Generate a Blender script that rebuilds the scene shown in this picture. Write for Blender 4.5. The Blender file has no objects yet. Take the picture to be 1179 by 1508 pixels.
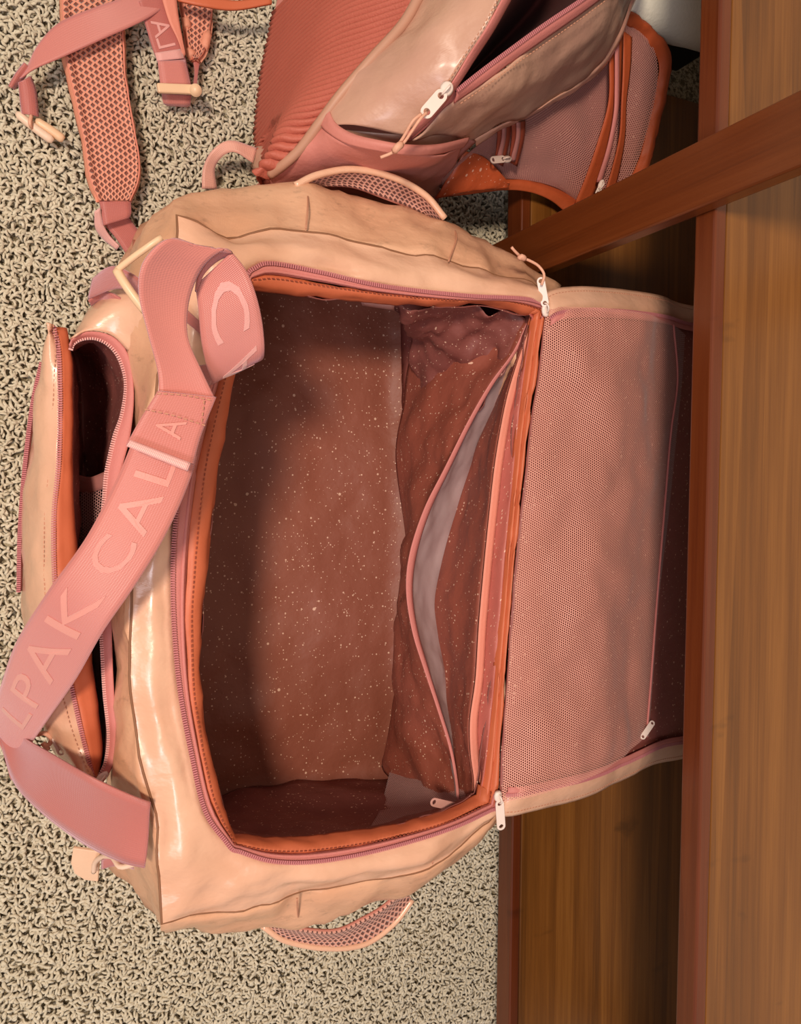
import bpy, bmesh, math, random
import numpy as np
from mathutils import Matrix, Vector, noise as mnoise

random.seed(7); rng = np.random.default_rng(7)
sc = bpy.context.scene
COL = sc.collection

# ---------------------------------------------------------------- camera
F = 1150.0; H = 0.88                     # focal length in px of the 1179 x 1508 frame, camera height (m)
zc = np.array([.469, -.047, 1.]); zc /= np.linalg.norm(zc)     # world up seen in camera axes
xw = np.array([1., 0, 0]); xw = xw - (xw @ zc) * zc; xw /= np.linalg.norm(xw)
yw = np.cross(zc, xw)
RC = np.array([xw, yw, zc])              # camera axes -> world axes
cam_d = bpy.data.cameras.new('camera'); cam = bpy.data.objects.new('camera', cam_d); COL.objects.link(cam)
M4 = Matrix([list(RC[0]) + [0], list(RC[1]) + [0], list(RC[2]) + [H], [0, 0, 0, 1]])
cam.matrix_world = M4
cam_d.sensor_fit = 'VERTICAL'; cam_d.sensor_height = 24.0; cam_d.lens = 24.0 * F / 1508
cam_d.clip_start = 0.01
sc.camera = cam

# ---------------------------------------------------------------- light
world = bpy.data.worlds.new('world'); sc.world = world; world.use_nodes = True
bg = world.node_tree.nodes['Background']; bg.inputs[0].default_value = (1.0, .93, .86, 1); bg.inputs[1].default_value = .34
def area(name, loc, target, size, power, col):
    l = bpy.data.lights.new(name, 'AREA'); l.shape = 'DISK'; l.size = size; l.energy = power; l.color = col
    o = bpy.data.objects.new(name, l); COL.objects.link(o); o.location = loc
    o.rotation_euler = (Vector(target) - Vector(loc)).to_track_quat('-Z', 'Y').to_euler(); return o
area('ceiling_light', (-.93, .25, 2.45), (.2, 0, .1), .34, 54, (1.0, .86, .70))
area('window_light', (-.85, -.95, 2.05), (.1, -.1, .1), .55, 15, (.90, .90, 1.0))
sc.view_settings.view_transform = 'Standard'; sc.view_settings.look = 'None'
sc.view_settings.exposure = 0.0; sc.view_settings.gamma = 1.0; sc.view_settings.use_curve_mapping = False

# ---------------------------------------------------------------- geometry helpers
def P(px, py, z):
    d = RC @ np.array([(px - 589.5) / F, (754 - py) / F, -1.]); t = (z - H) / d[2]
    return np.array([0, 0, H]) + t * d
def W(p):                                # (px,py,z) pixel+height, or ('w',x,y,z) world
    if p[0] == 'w': return np.array(p[1:], float)
    return P(*p)
def pts(L): return np.array([W(p) for p in L])
def cr(p, n, closed=False):
    """Catmull-Rom through p, resampled to n points by arc length"""
    p = np.asarray(p, float)
    if len(p) == 2 and not closed:
        t = np.linspace(0, 1, n)[:, None]; return p[0] * (1 - t) + p[1] * t
    if closed: q = np.vstack([p[-1], p, p[0], p[1]])
    else: q = np.vstack([2 * p[0] - p[1], p, 2 * p[-1] - p[-2]])
    out = []
    for i in range(1, len(q) - 2):
        t = np.linspace(0, 1, 14, endpoint=False)[:, None]
        a, b, c, d = q[i - 1], q[i], q[i + 1], q[i + 2]
        out.append(.5 * (2 * b + (c - a) * t + (2 * a - 5 * b + 4 * c - d) * t * t + (3 * b - a - 3 * c + d) * t ** 3))
    out.append(q[-2][None]); o = np.vstack(out)
    s = np.r_[0, np.cumsum(np.linalg.norm(np.diff(o, axis=0), axis=1))]
    u = np.linspace(0, s[-1], n + 1)[:-1] if closed else np.linspace(0, s[-1], n)
    return np.stack([np.interp(u, s, o[:, k]) for k in range(3)], 1)
def C(L, n): return cr(pts(L), n)
def rows_loft(rows, nv, linear=False):
    """rows: (R,n,3) -> (M,n,3)"""
    A = np.array(rows); R = len(A)
    if R == 2 or linear:
        out = []
        for i in range(R - 1):
            for t in np.linspace(0, 1, nv, endpoint=False): out.append(A[i] * (1 - t) + A[i + 1] * t)
        out.append(A[-1]); return np.array(out)
    q = np.concatenate([[2 * A[0] - A[1]], A, [2 * A[-1] - A[-2]]]); out = []
    for i in range(1, len(q) - 2):
        a, b, c, d = q[i - 1], q[i], q[i + 1], q[i + 2]
        for t in np.linspace(0, 1, nv, endpoint=False):
            out.append(.5 * (2 * b + (c - a) * t + (2 * a - 5 * b + 4 * c - d) * t * t + (3 * b - a - 3 * c + d) * t ** 3))
    out.append(A[-1]); return np.array(out)
def normals(G):
    du = np.gradient(G, axis=1); dv = np.gradient(G, axis=0); n = np.cross(du, dv)
    return n / (np.linalg.norm(n, axis=2, keepdims=True) + 1e-9)
def wrinkle(G, amp, freq, seed=0, stretch=(1, 1, 1), fade=False):
    N = normals(G); out = G.copy(); st = np.array(stretch)
    for i in range(G.shape[0]):
        for j in range(G.shape[1]):
            p = G[i, j] * freq * st + seed * 7.3
            v = mnoise.fractal(Vector(p), 1.0, 2.0, 3)
            k = amp
            if fade:
                e = min(i, G.shape[0] - 1 - i) / max(1, G.shape[0] * .2); k *= min(1, e)
            out[i, j] += N[i, j] * v * k
    return out
def link(name, me, mat, parent=None, label=None):
    o = bpy.data.objects.new(name, me); COL.objects.link(o)
    if mat is not None: me.materials.append(mat)
    if parent is not None: o.parent = parent
    if label: o['label'] = label
    return o
def grid(name, G, mat, parent=None, closed=False, thick=0.0012, offset=0.0, label=None, smooth=True):
    G = np.asarray(G); M, n = G.shape[:2]
    v = G.reshape(-1, 3); f = []
    nn = n if closed else n - 1
    for i in range(M - 1):
        for j in range(nn):
            k = (j + 1) % n
            f.append((i * n + j, i * n + k, (i + 1) * n + k, (i + 1) * n + j))
    me = bpy.data.meshes.new(name); me.from_pydata(v.tolist(), [], f)
    us = np.r_[0, np.cumsum(np.linalg.norm(np.diff(G, axis=1), axis=2).mean(0))]
    vs = np.r_[0, np.cumsum(np.linalg.norm(np.diff(G, axis=0), axis=2).mean(1))]
    uv = me.uv_layers.new(name='UVMap'); dat = []
    ue = us[-1] + (us[1] if len(us) > 1 else 0)
    for i in range(M - 1):
        for j in range(nn):
            a = us[j]; b = us[j + 1] if j + 1 < n else ue
            dat += [a, vs[i], b, vs[i], b, vs[i + 1], a, vs[i + 1]]
    uv.data.foreach_set('uv', dat)
    if smooth: me.polygons.foreach_set('use_smooth', [True] * len(f))
    o = link(name, me, mat, parent, label)
    if thick:
        m = o.modifiers.new('solidify', 'SOLIDIFY'); m.thickness = thick; m.offset = offset
    return o
def tube(name, path, r, mat, parent=None, sides=8, closed=False, label=None, caps=True, r2=None):
    path = np.asarray(path, float); n = len(path)
    T = np.gradient(path, axis=0)
    if closed: T = np.roll(path, -1, 0) - np.roll(path, 1, 0)
    T /= np.linalg.norm(T, axis=1, keepdims=True) + 1e-9
    up = np.array([0, 0, 1.]); V = []
    a = np.linspace(0, 2 * math.pi, sides, endpoint=False)
    rr = np.full(n, r) if np.isscalar(r) else np.asarray(r)
    r2_ = rr if r2 is None else np.full(n, r2)
    for i in range(n):
        s = np.cross(T[i], up)
        if np.linalg.norm(s) < 1e-3: s = np.cross(T[i], [0, 1, 0])
        s /= np.linalg.norm(s); u = np.cross(s, T[i])
        for k in a: V.append(path[i] + s * math.cos(k) * rr[i] + u * math.sin(k) * r2_[i])
    f = []
    for i in range(n if closed else n - 1):
        for k in range(sides):
            i2 = (i + 1) % n
            f.append((i * sides + k, i * sides + (k + 1) % sides, i2 * sides + (k + 1) % sides, i2 * sides + k))
    if not closed and caps:
        f.append(tuple(range(sides))[::-1]); f.append(tuple((n - 1) * sides + k for k in range(sides)))
    me = bpy.data.meshes.new(name); me.from_pydata([tuple(x) for x in V], [], f)
    me.polygons.foreach_set('use_smooth', [True] * len(f))
    return link(name, me, mat, parent, label)
def box_verts(c, ax, ay, az):
    c, ax, ay, az = map(np.asarray, (c, ax, ay, az)); return [c + i * ax + j * ay + k * az for i in (-1, 1) for j in (-1, 1) for k in (-1, 1)]
BF = [(0, 1, 3, 2), (4, 6, 7, 5), (0, 4, 5, 1), (2, 3, 7, 6), (0, 2, 6, 4), (1, 5, 7, 3)]
def box(name, x0, x1, y0, y1, z0, z1, mat, parent=None, bevel=.002, label=None, rot=0., piv=(0, 0)):
    c, s = math.cos(rot), math.sin(rot); V = []
    for v in box_verts(((x0 + x1) / 2, (y0 + y1) / 2, (z0 + z1) / 2), ((x1 - x0) / 2, 0, 0), (0, (y1 - y0) / 2, 0), (0, 0, (z1 - z0) / 2)):
        x, y = v[0] - piv[0], v[1] - piv[1]; V.append((piv[0] + x * c - y * s, piv[1] + x * s + y * c, v[2]))
    bm = bmesh.new(); vv = [bm.verts.new(v) for v in V]
    for f in BF: bm.faces.new([vv[i] for i in f])
    bmesh.ops.recalc_face_normals(bm, faces=bm.faces)
    if bevel: bmesh.ops.bevel(bm, geom=list(bm.edges), offset=bevel, segments=2, affect='EDGES', profile=.5)
    me = bpy.data.meshes.new(name); bm.to_mesh(me); bm.free()
    return link(name, me, mat, parent, label)
def teeth(name, path, mat, parent, pitch=.0019, w=.0021, h=.0011, lift=.0006):
    """zipper teeth: one stuff part of small bars laid across a path"""
    path = np.asarray(path); L = np.linalg.norm(np.diff(path, axis=0), axis=1).sum()
    p = cr(path, max(4, int(L / pitch))); T = np.gradient(p, axis=0); T /= np.linalg.norm(T, axis=1, keepdims=True)
    V = []; f = []
    for i in range(len(p)):
        s = np.cross(T[i], [0, 0, 1.]); s /= np.linalg.norm(s) + 1e-9; u = np.cross(s, T[i])
        b = len(V); V += [tuple(x) for x in box_verts(p[i] + u * lift, s * w / 2 * 1.6, T[i] * pitch * .3, u * h)]
        f += [tuple(b + k for k in q) for q in BF]
    me = bpy.data.meshes.new(name); me.from_pydata(V, [], f); o = link(name, me, mat, parent); o['kind'] = 'stuff'; return o
def stitches(path, mat, parent, dash=.0022, gap=.0016, r=.00035, lift=.0008):
    path = np.asarray(path); L = np.linalg.norm(np.diff(path, axis=0), axis=1).sum(); n = int(L / (dash + gap))
    p = cr(path, 2 * n + 1); V = []; f = []
    for i in range(0, 2 * n, 2):
        a, b = p[i], p[i] + (p[i + 1] - p[i]) * 1.15; t = b - a; t /= np.linalg.norm(t) + 1e-9
        s = np.cross(t, [0, 0, 1.]); s /= np.linalg.norm(s) + 1e-9; u = np.cross(s, t); k = len(V)
        V += [tuple(x) for x in box_verts((a + b) / 2 + u * lift, s * r, (b - a) / 2, u * r)]; f += [tuple(k + q for q in qq) for qq in BF]
    me = bpy.data.meshes.new('stitching'); me.from_pydata(V, [], f); o = link('stitching', me, mat, parent); o['kind'] = 'stuff'; return o
def thing(name, loc, label, cat, group=None):
    o = bpy.data.objects.new(name, None); COL.objects.link(o); o.empty_display_size = .02
    o['label'] = label; o['category'] = cat
    if group: o['group'] = group
    o['base'] = list(loc); return o
def ribbon(name, A, B, mat, parent=None, n=60, m=6, thick=.0016, label=None, bow=0., amp=0, freq=20):
    a, b = C(A, n), C(B, n); G = rows_loft([a, b], m, True)
    if bow:
        N = normals(G)
        for i in range(len(G)): G[i] += N[i] * bow * math.sin(math.pi * i / (len(G) - 1))
    if amp: G = wrinkle(G, amp, freq)
    return grid(name, G, mat, parent, thick=thick, label=label), G
def text_on(G, txt, u0, u1, v0, v1, mat, parent, lift=.0011, flipn=1, name='lettering', spacing=1.0):
    """G grid (rows across, columns along); text baseline at v0 (fraction across), top at v1, from fraction u0 to u1 along"""
    cu = bpy.data.curves.new('t', 'FONT'); cu.body = txt; cu.size = 1; cu.extrude = 0; cu.resolution_u = 3; cu.space_character = spacing
    ob = bpy.data.objects.new('t', cu); COL.objects.link(ob)
    bpy.context.view_layer.update()
    me = bpy.data.meshes.new_from_object(ob.evaluated_get(bpy.context.evaluated_depsgraph_get())); bpy.data.objects.remove(ob)
    bm = bmesh.new(); bm.from_mesh(me); bmesh.ops.triangulate(bm, faces=bm.faces)
    for _ in range(3):
        es = [e for e in bm.edges if e.calc_length() > .18]
        if es: bmesh.ops.subdivide_edges(bm, edges=es, cuts=1)
    xs = [v.co.x for v in bm.verts]; x0, x1 = min(xs), max(xs); ys = [v.co.y for v in bm.verts]; y0, y1 = min(ys), max(ys)
    N = normals(G); M, n = G.shape[:2]
    def ev(A, u, v):
        x = min(max(u, 0), 1) * (n - 1); y = min(max(v, 0), 1) * (M - 1); i, j = min(int(y), M - 2), min(int(x), n - 2); a, b = x - j, y - i
        return (A[i, j] * (1 - a) + A[i, j + 1] * a) * (1 - b) + (A[i + 1, j] * (1 - a) + A[i + 1, j + 1] * a) * b
    for v in bm.verts:
        u = u0 + (u1 - u0) * (v.co.x - x0) / (x1 - x0); w = v0 + (v1 - v0) * (v.co.y - y0) / (y1 - y0)
        v.co = Vector(ev(G, u, w) + ev(N, u, w) * lift * flipn)
    me2 = bpy.data.meshes.new(name); bm.to_mesh(me2); bm.free()
    o = link(name, me2, mat, parent); m = o.modifiers.new('solidify', 'SOLIDIFY'); m.thickness = .0005; m.offset = 0; return o

# ---------------------------------------------------------------- materials
def srgb(r, g, b):
    f = lambda c: (c / 255 / 12.92) if c / 255 <= .04045 else ((c / 255 + .055) / 1.055) ** 2.4
    return (f(r), f(g), f(b), 1)
class NT:
    def __init__(s, name):
        s.m = bpy.data.materials.new(name); s.m.use_nodes = True; s.t = s.m.node_tree; s.n = s.t.nodes; s.l = s.t.links; s.b = s.n['Principled BSDF']
    def node(s, t, **k):
        n = s.n.new(t)
        for a, v in k.items():
            if a.startswith('i_'): n.inputs[a[2:].replace('_', ' ')].default_value = v
            else: setattr(n, a, v)
        return n
    def coord(s, kind='Object', scale=(1, 1, 1), rot=(0, 0, 0)):
        c = s.node('ShaderNodeTexCoord'); m = s.node('ShaderNodeMapping'); m.inputs['Scale'].default_value = scale; m.inputs['Rotation'].default_value = rot
        s.l.new(c.outputs[kind], m.inputs[0]); return m.outputs[0]
    def noise(s, vec, scale, detail=3, rough=.5):
        n = s.node('ShaderNodeTexNoise'); n.inputs['Scale'].default_value = scale; n.inputs['Detail'].default_value = detail; n.inputs['Roughness'].default_value = rough
        s.l.new(vec, n.inputs['Vector']); return n.outputs['Fac']
    def ramp(s, fac, stops):
        r = s.node('ShaderNodeValToRGB'); e = r.color_ramp.elements
        while len(e) < len(stops): e.new(.5)
        for i, (p, c) in enumerate(stops): e[i].position = p; e[i].color = c
        s.l.new(fac, r.inputs[0]); return r.outputs[0]
    def math(s, op, a, b=None):
        n = s.node('ShaderNodeMath', operation=op)
        for i, x in enumerate((a, b)):
            if x is None: continue
            if isinstance(x, (int, float)): n.inputs[i].default_value = x
            else: s.l.new(x, n.inputs[i])
        return n.outputs[0]
    def mix(s, fac, a, b):
        n = s.node('ShaderNodeMix', data_type='RGBA')
        for k, x in ((0, fac), (6, a), (7, b)):
            if isinstance(x, (int, float, tuple)): n.inputs[k].default_value = x
            else: s.l.new(x, n.inputs[k])
        return n.outputs[2]
    def bump(s, h, strength, dist=.001, prev=None):
        n = s.node('ShaderNodeBump'); n.inputs['Strength'].default_value = strength; n.inputs['Distance'].default_value = dist
        s.l.new(h, n.inputs['Height'])
        if prev is not None: s.l.new(prev, n.inputs['Normal'])
        s.l.new(n.outputs[0], s.b.inputs['Normal']); return n.outputs[0]
    def base(s, c):
        if isinstance(c, tuple): s.b.inputs['Base Color'].default_value = c
        else: s.l.new(c, s.b.inputs['Base Color'])
    def set(s, rough=.5, spec=.5, coat=0, sheen=0):
        s.b.inputs['Roughness'].default_value = rough; s.b.inputs['Specular IOR Level'].default_value = spec
        s.b.inputs['Coat Weight'].default_value = coat; s.b.inputs['Coat Roughness'].default_value = .18; s.b.inputs['Sheen Weight'].default_value = sheen

def m_coated(name, col, col2, rough=.36, coat=.25, scuff=False):
    t = NT(name); v = t.coord('Object')
    c = t.mix(t.ramp(t.noise(v, 14, 4), [(.35, (0, 0, 0, 1)), (.7, (1, 1, 1, 1))]), col, col2)
    uv = t.coord('UV')
    w = t.node('ShaderNodeTexWave', i_Scale=420.); t.l.new(uv, w.inputs[0])
    if scuff:
        s1 = t.ramp(t.noise(t.coord('Object', (1, 1.6, 1)), 60, 5, .7), [(.57, (0, 0, 0, 1)), (.70, (1, 1, 1, 1))])
        c = t.mix(t.math('MULTIPLY', s1, .35), c, srgb(120, 92, 72))
    t.base(c); t.set(rough, .5, coat)
    b = t.bump(t.noise(t.coord('Object', (1, 1.5, 1)), 26, 4, .5), .6, .005)
    t.bump(w.outputs['Fac'], .12, .0004, b)
    return t.m
CREAM = m_coated('peach_coated_fabric', srgb(226, 176, 146), srgb(216, 162, 132), .3, .4)
CREAMP = m_coated('pink_cream_fabric', srgb(202, 156, 132), srgb(190, 142, 122), .42, .15)
SCUFF = m_coated('scuffed_coated_fabric', srgb(220, 168, 134), srgb(210, 154, 120), .36, .25, True)
def m_plain(name, col, rough=.6, bumpsc=300, bs=.2, spec=.4, coat=0, sheen=0, vary=.12):
    t = NT(name); v = t.coord('Object')
    d = tuple(x * (1 - vary) for x in col[:3]) + (1,)
    t.base(t.mix(t.noise(v, 40, 3), d, col)); t.set(rough, spec, coat, sheen); t.bump(t.noise(v, bumpsc, 2), bs, .001); return t.m
ORANGE = m_plain('orange_binding_fabric', srgb(204, 104, 68), .5, 90, .4)
ORANGEB = m_plain('burnt_orange_trim', srgb(184, 82, 42), .55, 120, .5)
ZIPTAPE = m_plain('rose_zip_tape', srgb(206, 124, 116), .65, 600, .3)
TEETH = m_plain('rose_nylon_teeth', srgb(196, 120, 122), .35, 300, .05)
PULL = m_plain('pale_pink_metal', srgb(240, 216, 204), .3, 100, .02)
PLASTIC = m_plain('cream_plastic', srgb(238, 196, 158), .35, 100, .03)
BIND = m_plain('pink_binding', srgb(224, 138, 116), .6, 300, .3)
CORD = m_plain('peach_cord', srgb(228, 168, 140), .6, 900, .3)
BACKING = m_plain('grey_lilac_backing', srgb(178, 150, 148), .45, 60, .5)
THREAD = m_plain('thread', srgb(196, 136, 108), .7)
PIPING = m_plain('taupe_piping', srgb(190, 140, 116), .5, 80, .3)
POCKET = m_plain('rose_pocket_cloth', srgb(206, 128, 116), .6, 220, .4)
PADM = m_plain('pink_padded_edge', srgb(228, 150, 122), .6, 220, .35)
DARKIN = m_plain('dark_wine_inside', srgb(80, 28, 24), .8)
def m_web(name, col, col2):
    t = NT(name); uv = t.coord('UV')
    w = t.node('ShaderNodeTexWave', i_Scale=280.); w.bands_direction = 'X'; t.l.new(uv, w.inputs[0])
    w2 = t.node('ShaderNodeTexWave', i_Scale=180.); w2.bands_direction = 'Y'; t.l.new(uv, w2.inputs[0])
    v = t.coord('Object'); c = t.mix(t.noise(v, 9, 2), col, col2)
    c = t.mix(t.math('MULTIPLY', w.outputs['Fac'], .18), c, tuple(x * .6 for x in col[:3]) + (1,))
    t.base(c); t.set(.42, .55, 0, .5); t.b.inputs['Sheen Tint'].default_value = (1, .78, .95, 1)
    b = t.bump(w.outputs['Fac'], .4, .0006); t.bump(w2.outputs['Fac'], .2, .0004, b); return t.m
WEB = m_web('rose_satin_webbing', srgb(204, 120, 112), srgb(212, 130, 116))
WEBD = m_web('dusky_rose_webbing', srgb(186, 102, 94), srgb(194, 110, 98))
LETTER = m_plain('woven_lettering', srgb(222, 144, 132), .5, 900, .3, .4, 0, .6)
LETTERP = m_plain('woven_lettering_pale', srgb(226, 160, 152), .5, 900, .3, .4, 0, .6)
def m_lining(name, col, col2, rough=.52, speck=1.0):
    t = NT(name); v = t.coord('UV')
    base = t.mix(t.noise(t.coord('Object'), 12, 3), col, col2)
    def specks(scale, size, thr):
        vo = t.node('ShaderNodeTexVoronoi', i_Scale=scale); t.l.new(v, vo.inputs['Vector'])
        s = t.node('ShaderNodeSeparateColor'); t.l.new(vo.outputs['Color'], s.inputs[0])
        sz = t.math('MULTIPLY', s.outputs[1], size)
        return t.math('MULTIPLY', t.math('LESS_THAN', vo.outputs['Distance'], sz), t.math('GREATER_THAN', s.outputs[0], thr))
    k = t.math('MAXIMUM', specks(260, .30, .72), specks(90, .17, .72))
    k = t.math('MAXIMUM', k, specks(420, .33, .78))
    t.base(t.mix(t.math('MULTIPLY', k, .72 * speck), base, srgb(240, 196, 170))); t.set(rough, .4, 0)
    t.bump(t.noise(t.coord('Object'), 30, 4), .6, .005); return t.m
LINING = m_lining('speckled_rosewood_lining', srgb(138, 77, 60), srgb(148, 83, 64))
LINRED = m_lining('speckled_brick_lining', srgb(144, 78, 64), srgb(152, 78, 60))
LINWALL = m_lining('speckled_plum_lining', srgb(138, 78, 70), srgb(124, 66, 60))
LIDLIN = m_lining('speckled_lid_lining', srgb(156, 86, 76), srgb(140, 74, 68))
def m_net(name, col, pitch, hole=.30, bright=1.0, hexa=True):
    """see-through net: round holes on a staggered lattice in UV metres"""
    t = NT(name); uv = t.coord('UV'); s = t.node('ShaderNodeSeparateXYZ'); t.l.new(uv, s.inputs[0])
    x = t.math('DIVIDE', s.outputs[0], pitch); y = t.math('DIVIDE', s.outputs[1], pitch * .86)
    row = t.math('FLOOR', y); odd = t.math('MULTIPLY', t.math('MODULO', row, 2.0), .5)
    fx = t.math('SUBTRACT', t.math('FRACT', t.math('ADD', x, odd)), .5); fy = t.math('SUBTRACT', t.math('FRACT', y), .5)
    d = t.math('ADD', t.math('MULTIPLY', fx, fx), t.math('MULTIPLY', fy, fy))
    h = t.math('LESS_THAN', d, hole * hole)
    t.base(col); t.set(.5, .4, 0, .2)
    tr = t.node('ShaderNodeBsdfTransparent'); mx = t.node('ShaderNodeMixShader')
    t.l.new(h, mx.inputs[0]); t.l.new(t.b.outputs[0], mx.inputs[1]); t.l.new(tr.outputs[0], mx.inputs[2])
    t.l.new(mx.outputs[0], t.n['Material Output'].inputs[0]); return t.m
NET = m_net('fine_pink_net', srgb(216, 148, 130), .0023, .37)
NETF = m_net('sheer_mauve_net', srgb(176, 122, 114), .0022, .36)
NETD = m_net('dark_open_net', srgb(196, 140, 132), .0026, .40)
def m_airmesh(name, col, dark, px, py):
    """spacer mesh: deep diamond cells in UV metres"""
    t = NT(name); uv = t.coord('UV'); s = t.node('ShaderNodeSeparateXYZ'); t.l.new(uv, s.inputs[0])
    x = t.math('DIVIDE', s.outputs[0], px); y = t.math('DIVIDE', s.outputs[1], py)
    odd = t.math('MULTIPLY', t.math('MODULO', t.math('FLOOR', y), 2.0), .5)
    fx = t.math('ABSOLUTE', t.math('SUBTRACT', t.math('FRACT', t.math('ADD', x, odd)), .5)); fy = t.math('ABSOLUTE', t.math('SUBTRACT', t.math('FRACT', y), .5))
    d = t.math('ADD', fx, t.math('MULTIPLY', fy, .8))
    k = t.ramp(d, [(.26, (0, 0, 0, 1)), (.44, (1, 1, 1, 1))])
    t.base(t.mix(k, dark, col)); t.set(.6, .3, 0, .2); t.bump(k, 1.0, .002); return t.m
AIR = m_airmesh('peach_spacer_mesh', srgb(222, 146, 120), srgb(128, 66, 52), .0062, .0046)
AIRH = m_airmesh('handle_spacer_mesh', srgb(206, 148, 130), srgb(104, 58, 50), .0055, .0040)
def m_wood(name, a, b, c, rough=.3, ax=1):
    sw = lambda s, l: tuple(l if k == ax else s for k in range(3))
    t = NT(name); v = t.coord('Object', sw(60, 2.2)); n1 = t.noise(v, 1.6, 6, .6)
    strip = t.node('ShaderNodeTexVoronoi', i_Scale=1.0); strip.feature = 'F1'; t.l.new(t.coord('Object', sw(48, 1.1)), strip.inputs['Vector'])
    sp = t.node('ShaderNodeSeparateColor'); t.l.new(strip.outputs['Color'], sp.inputs[0])
    fine = t.noise(t.coord('Object', sw(420, 5)), 1.0, 3, .6)
    col = t.ramp(t.math('ADD', t.math('MULTIPLY', n1, .6), t.math('ADD', t.math('MULTIPLY', sp.outputs[0], .2), t.math('MULTIPLY', fine, .25))), [(.25, a), (.52, b), (.8, c)])
    kn = t.ramp(t.noise(t.coord('Object', (14, 26, 14)), 1.0, 3, .55), [(.66, (0, 0, 0, 1)), (.76, (1, 1, 1, 1))])   # bamboo nodes
    col = t.mix(t.math('MULTIPLY', kn, .45), col, tuple(x * .45 for x in a[:3]) + (1,))
    t.base(col); t.set(rough, .45, .2); t.bump(fine, .12, .0006); return t.m
WOOD = m_wood('stained_bamboo', srgb(70, 38, 12), srgb(112, 66, 24), srgb(142, 90, 38))
WOODD = m_wood('dark_red_edge_wood', srgb(70, 26, 8), srgb(94, 40, 14), srgb(112, 54, 22), .32)
WOODP = m_wood('reddish_post_wood', srgb(78, 34, 12), srgb(102, 48, 18), srgb(118, 60, 26), .3, 2)

# ---------------------------------------------------------------- setting: carpet
def m_carpet():
    t = NT('beige_carpet_yarn'); v = t.coord('Object')
    a = t.noise(v, 5, 3); b = t.noise(v, 240, 3, .6)
    c = t.mix(t.ramp(a, [(.35, (0, 0, 0, 1)), (.65, (1, 1, 1, 1))]), srgb(214, 201, 176), srgb(226, 213, 190))
    c = t.mix(t.ramp(b, [(.3, (0, 0, 0, 1)), (.7, (1, 1, 1, 1))]), tuple(x * .84 for x in srgb(208, 192, 164)[:3]) + (1,), c)
    t.base(c); t.set(.9, .15, 0, .3); t.bump(t.noise(v, 900, 2), .4, .001); return t.m
YARN = m_carpet()
def m_floor():
    t = NT('carpet_backing'); v = t.coord('Object'); k = t.noise(v, 210, 2, .6)
    t.base(t.ramp(k, [(.40, srgb(112, 98, 76)), (.58, srgb(196, 180, 152))])); t.set(.95, .1); t.bump(k, 1.0, .004); return t.m
FLOORM = m_floor()
fl = box('floor', -1.2, .91, -1.4, 1.4, -.03, -.002, FLOORM, None, 0); fl['kind'] = 'structure'
def carpet():
    # variants of a short curled yarn loop, 4-sided, 4 rings
    nr, ns = 4, 4; var = []
    for k in range(14):
        L = random.uniform(.006, .0105); bend = random.uniform(-1.5, 1.5); r0 = random.uniform(.0012, .0017); lift = random.uniform(.002, .0045)
        ring = []
        ang = 0; p = np.array([-L / 2, 0, 0.])
        for i in range(nr):
            s = i / (nr - 1); ang = bend * (s - .5)
            p = np.array([(s - .5) * L, bend * .25 * L * (1 - (2 * s - 1) ** 2), lift * math.sin(math.pi * (.15 + .7 * s))])
            r = r0 * (.55 + .45 * math.sin(math.pi * (.12 + .76 * s)))
            d = np.array([math.cos(ang), math.sin(-ang), 0]); n = np.array([-d[1], d[0], 0])
            for q in range(ns):
                a = 2 * math.pi * (q + .5) / ns; ring.append(p + n * math.cos(a) * r * 1.25 + np.array([0, 0, math.sin(a) * r * 1.25]))
        var.append(np.array(ring))
    fs = []
    for i in range(nr - 1):
        for q in range(ns): fs.append((i * ns + q, i * ns + (q + 1) % ns, (i + 1) * ns + (q + 1) % ns, (i + 1) * ns + q))
    fs.append((3, 2, 1, 0)); fs.append(tuple((nr - 1) * ns + q for q in range(ns)))
    fs = np.array(fs)
    sp = .0043; xs = np.arange(-.14, .60, sp); ys = np.arange(-.84, .66, sp)
    X, Y = np.meshgrid(xs, ys); X = X.ravel() + rng.uniform(-.5, .5, X.size) * sp * 1.1; Y = Y.ravel() + rng.uniform(-.5, .5, Y.size) * sp * 1.1
    keep = ~((X > .07) & (X < .40) & (Y > -.36) & (Y < .22)) & ~((X > .56) & (Y < .46)) & ~((X > .28) & (X < .44) & (Y > .36))
    X, Y = X[keep], Y[keep]; n = len(X); vi = rng.integers(0, len(var), n); V = np.array(var)[vi]        # n, 16, 3
    a = rng.uniform(0, 2 * math.pi, n); c, s = np.cos(a)[:, None], np.sin(a)[:, None]
    tilt = rng.uniform(-.5, .5, n)[:, None]
    x = V[:, :, 0]; y = V[:, :, 1]; z = V[:, :, 2] + x * tilt
    patch = np.array([mnoise.noise(Vector((X[i] * 16, Y[i] * 16, 0))) for i in range(n)])
    Z0 = (rng.uniform(.0, .0034, n) + patch * .003)[:, None]
    A = np.stack([X[:, None] + x * c - y * s, Y[:, None] + x * s + y * c, np.maximum(z + Z0, -.001)], 2).reshape(-1, 3)
    Fc = (fs[None] + (np.arange(n) * nr * ns)[:, None, None]).reshape(-1, 4)
    me = bpy.data.meshes.new('carpet_pile'); me.vertices.add(len(A)); me.vertices.foreach_set('co', A.ravel())
    me.loops.add(Fc.size); me.loops.foreach_set('vertex_index', Fc.ravel()); me.polygons.add(len(Fc)); me.polygons.foreach_set('loop_start', np.arange(0, Fc.size, 4))
    me.polygons.foreach_set('use_smooth', np.ones(len(Fc), bool)); me.update(); me.validate()
    o = link('carpet_pile', me, YARN, fl); o['kind'] = 'stuff'; o['label'] = 'beige looped carpet pile'
carpet()

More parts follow.
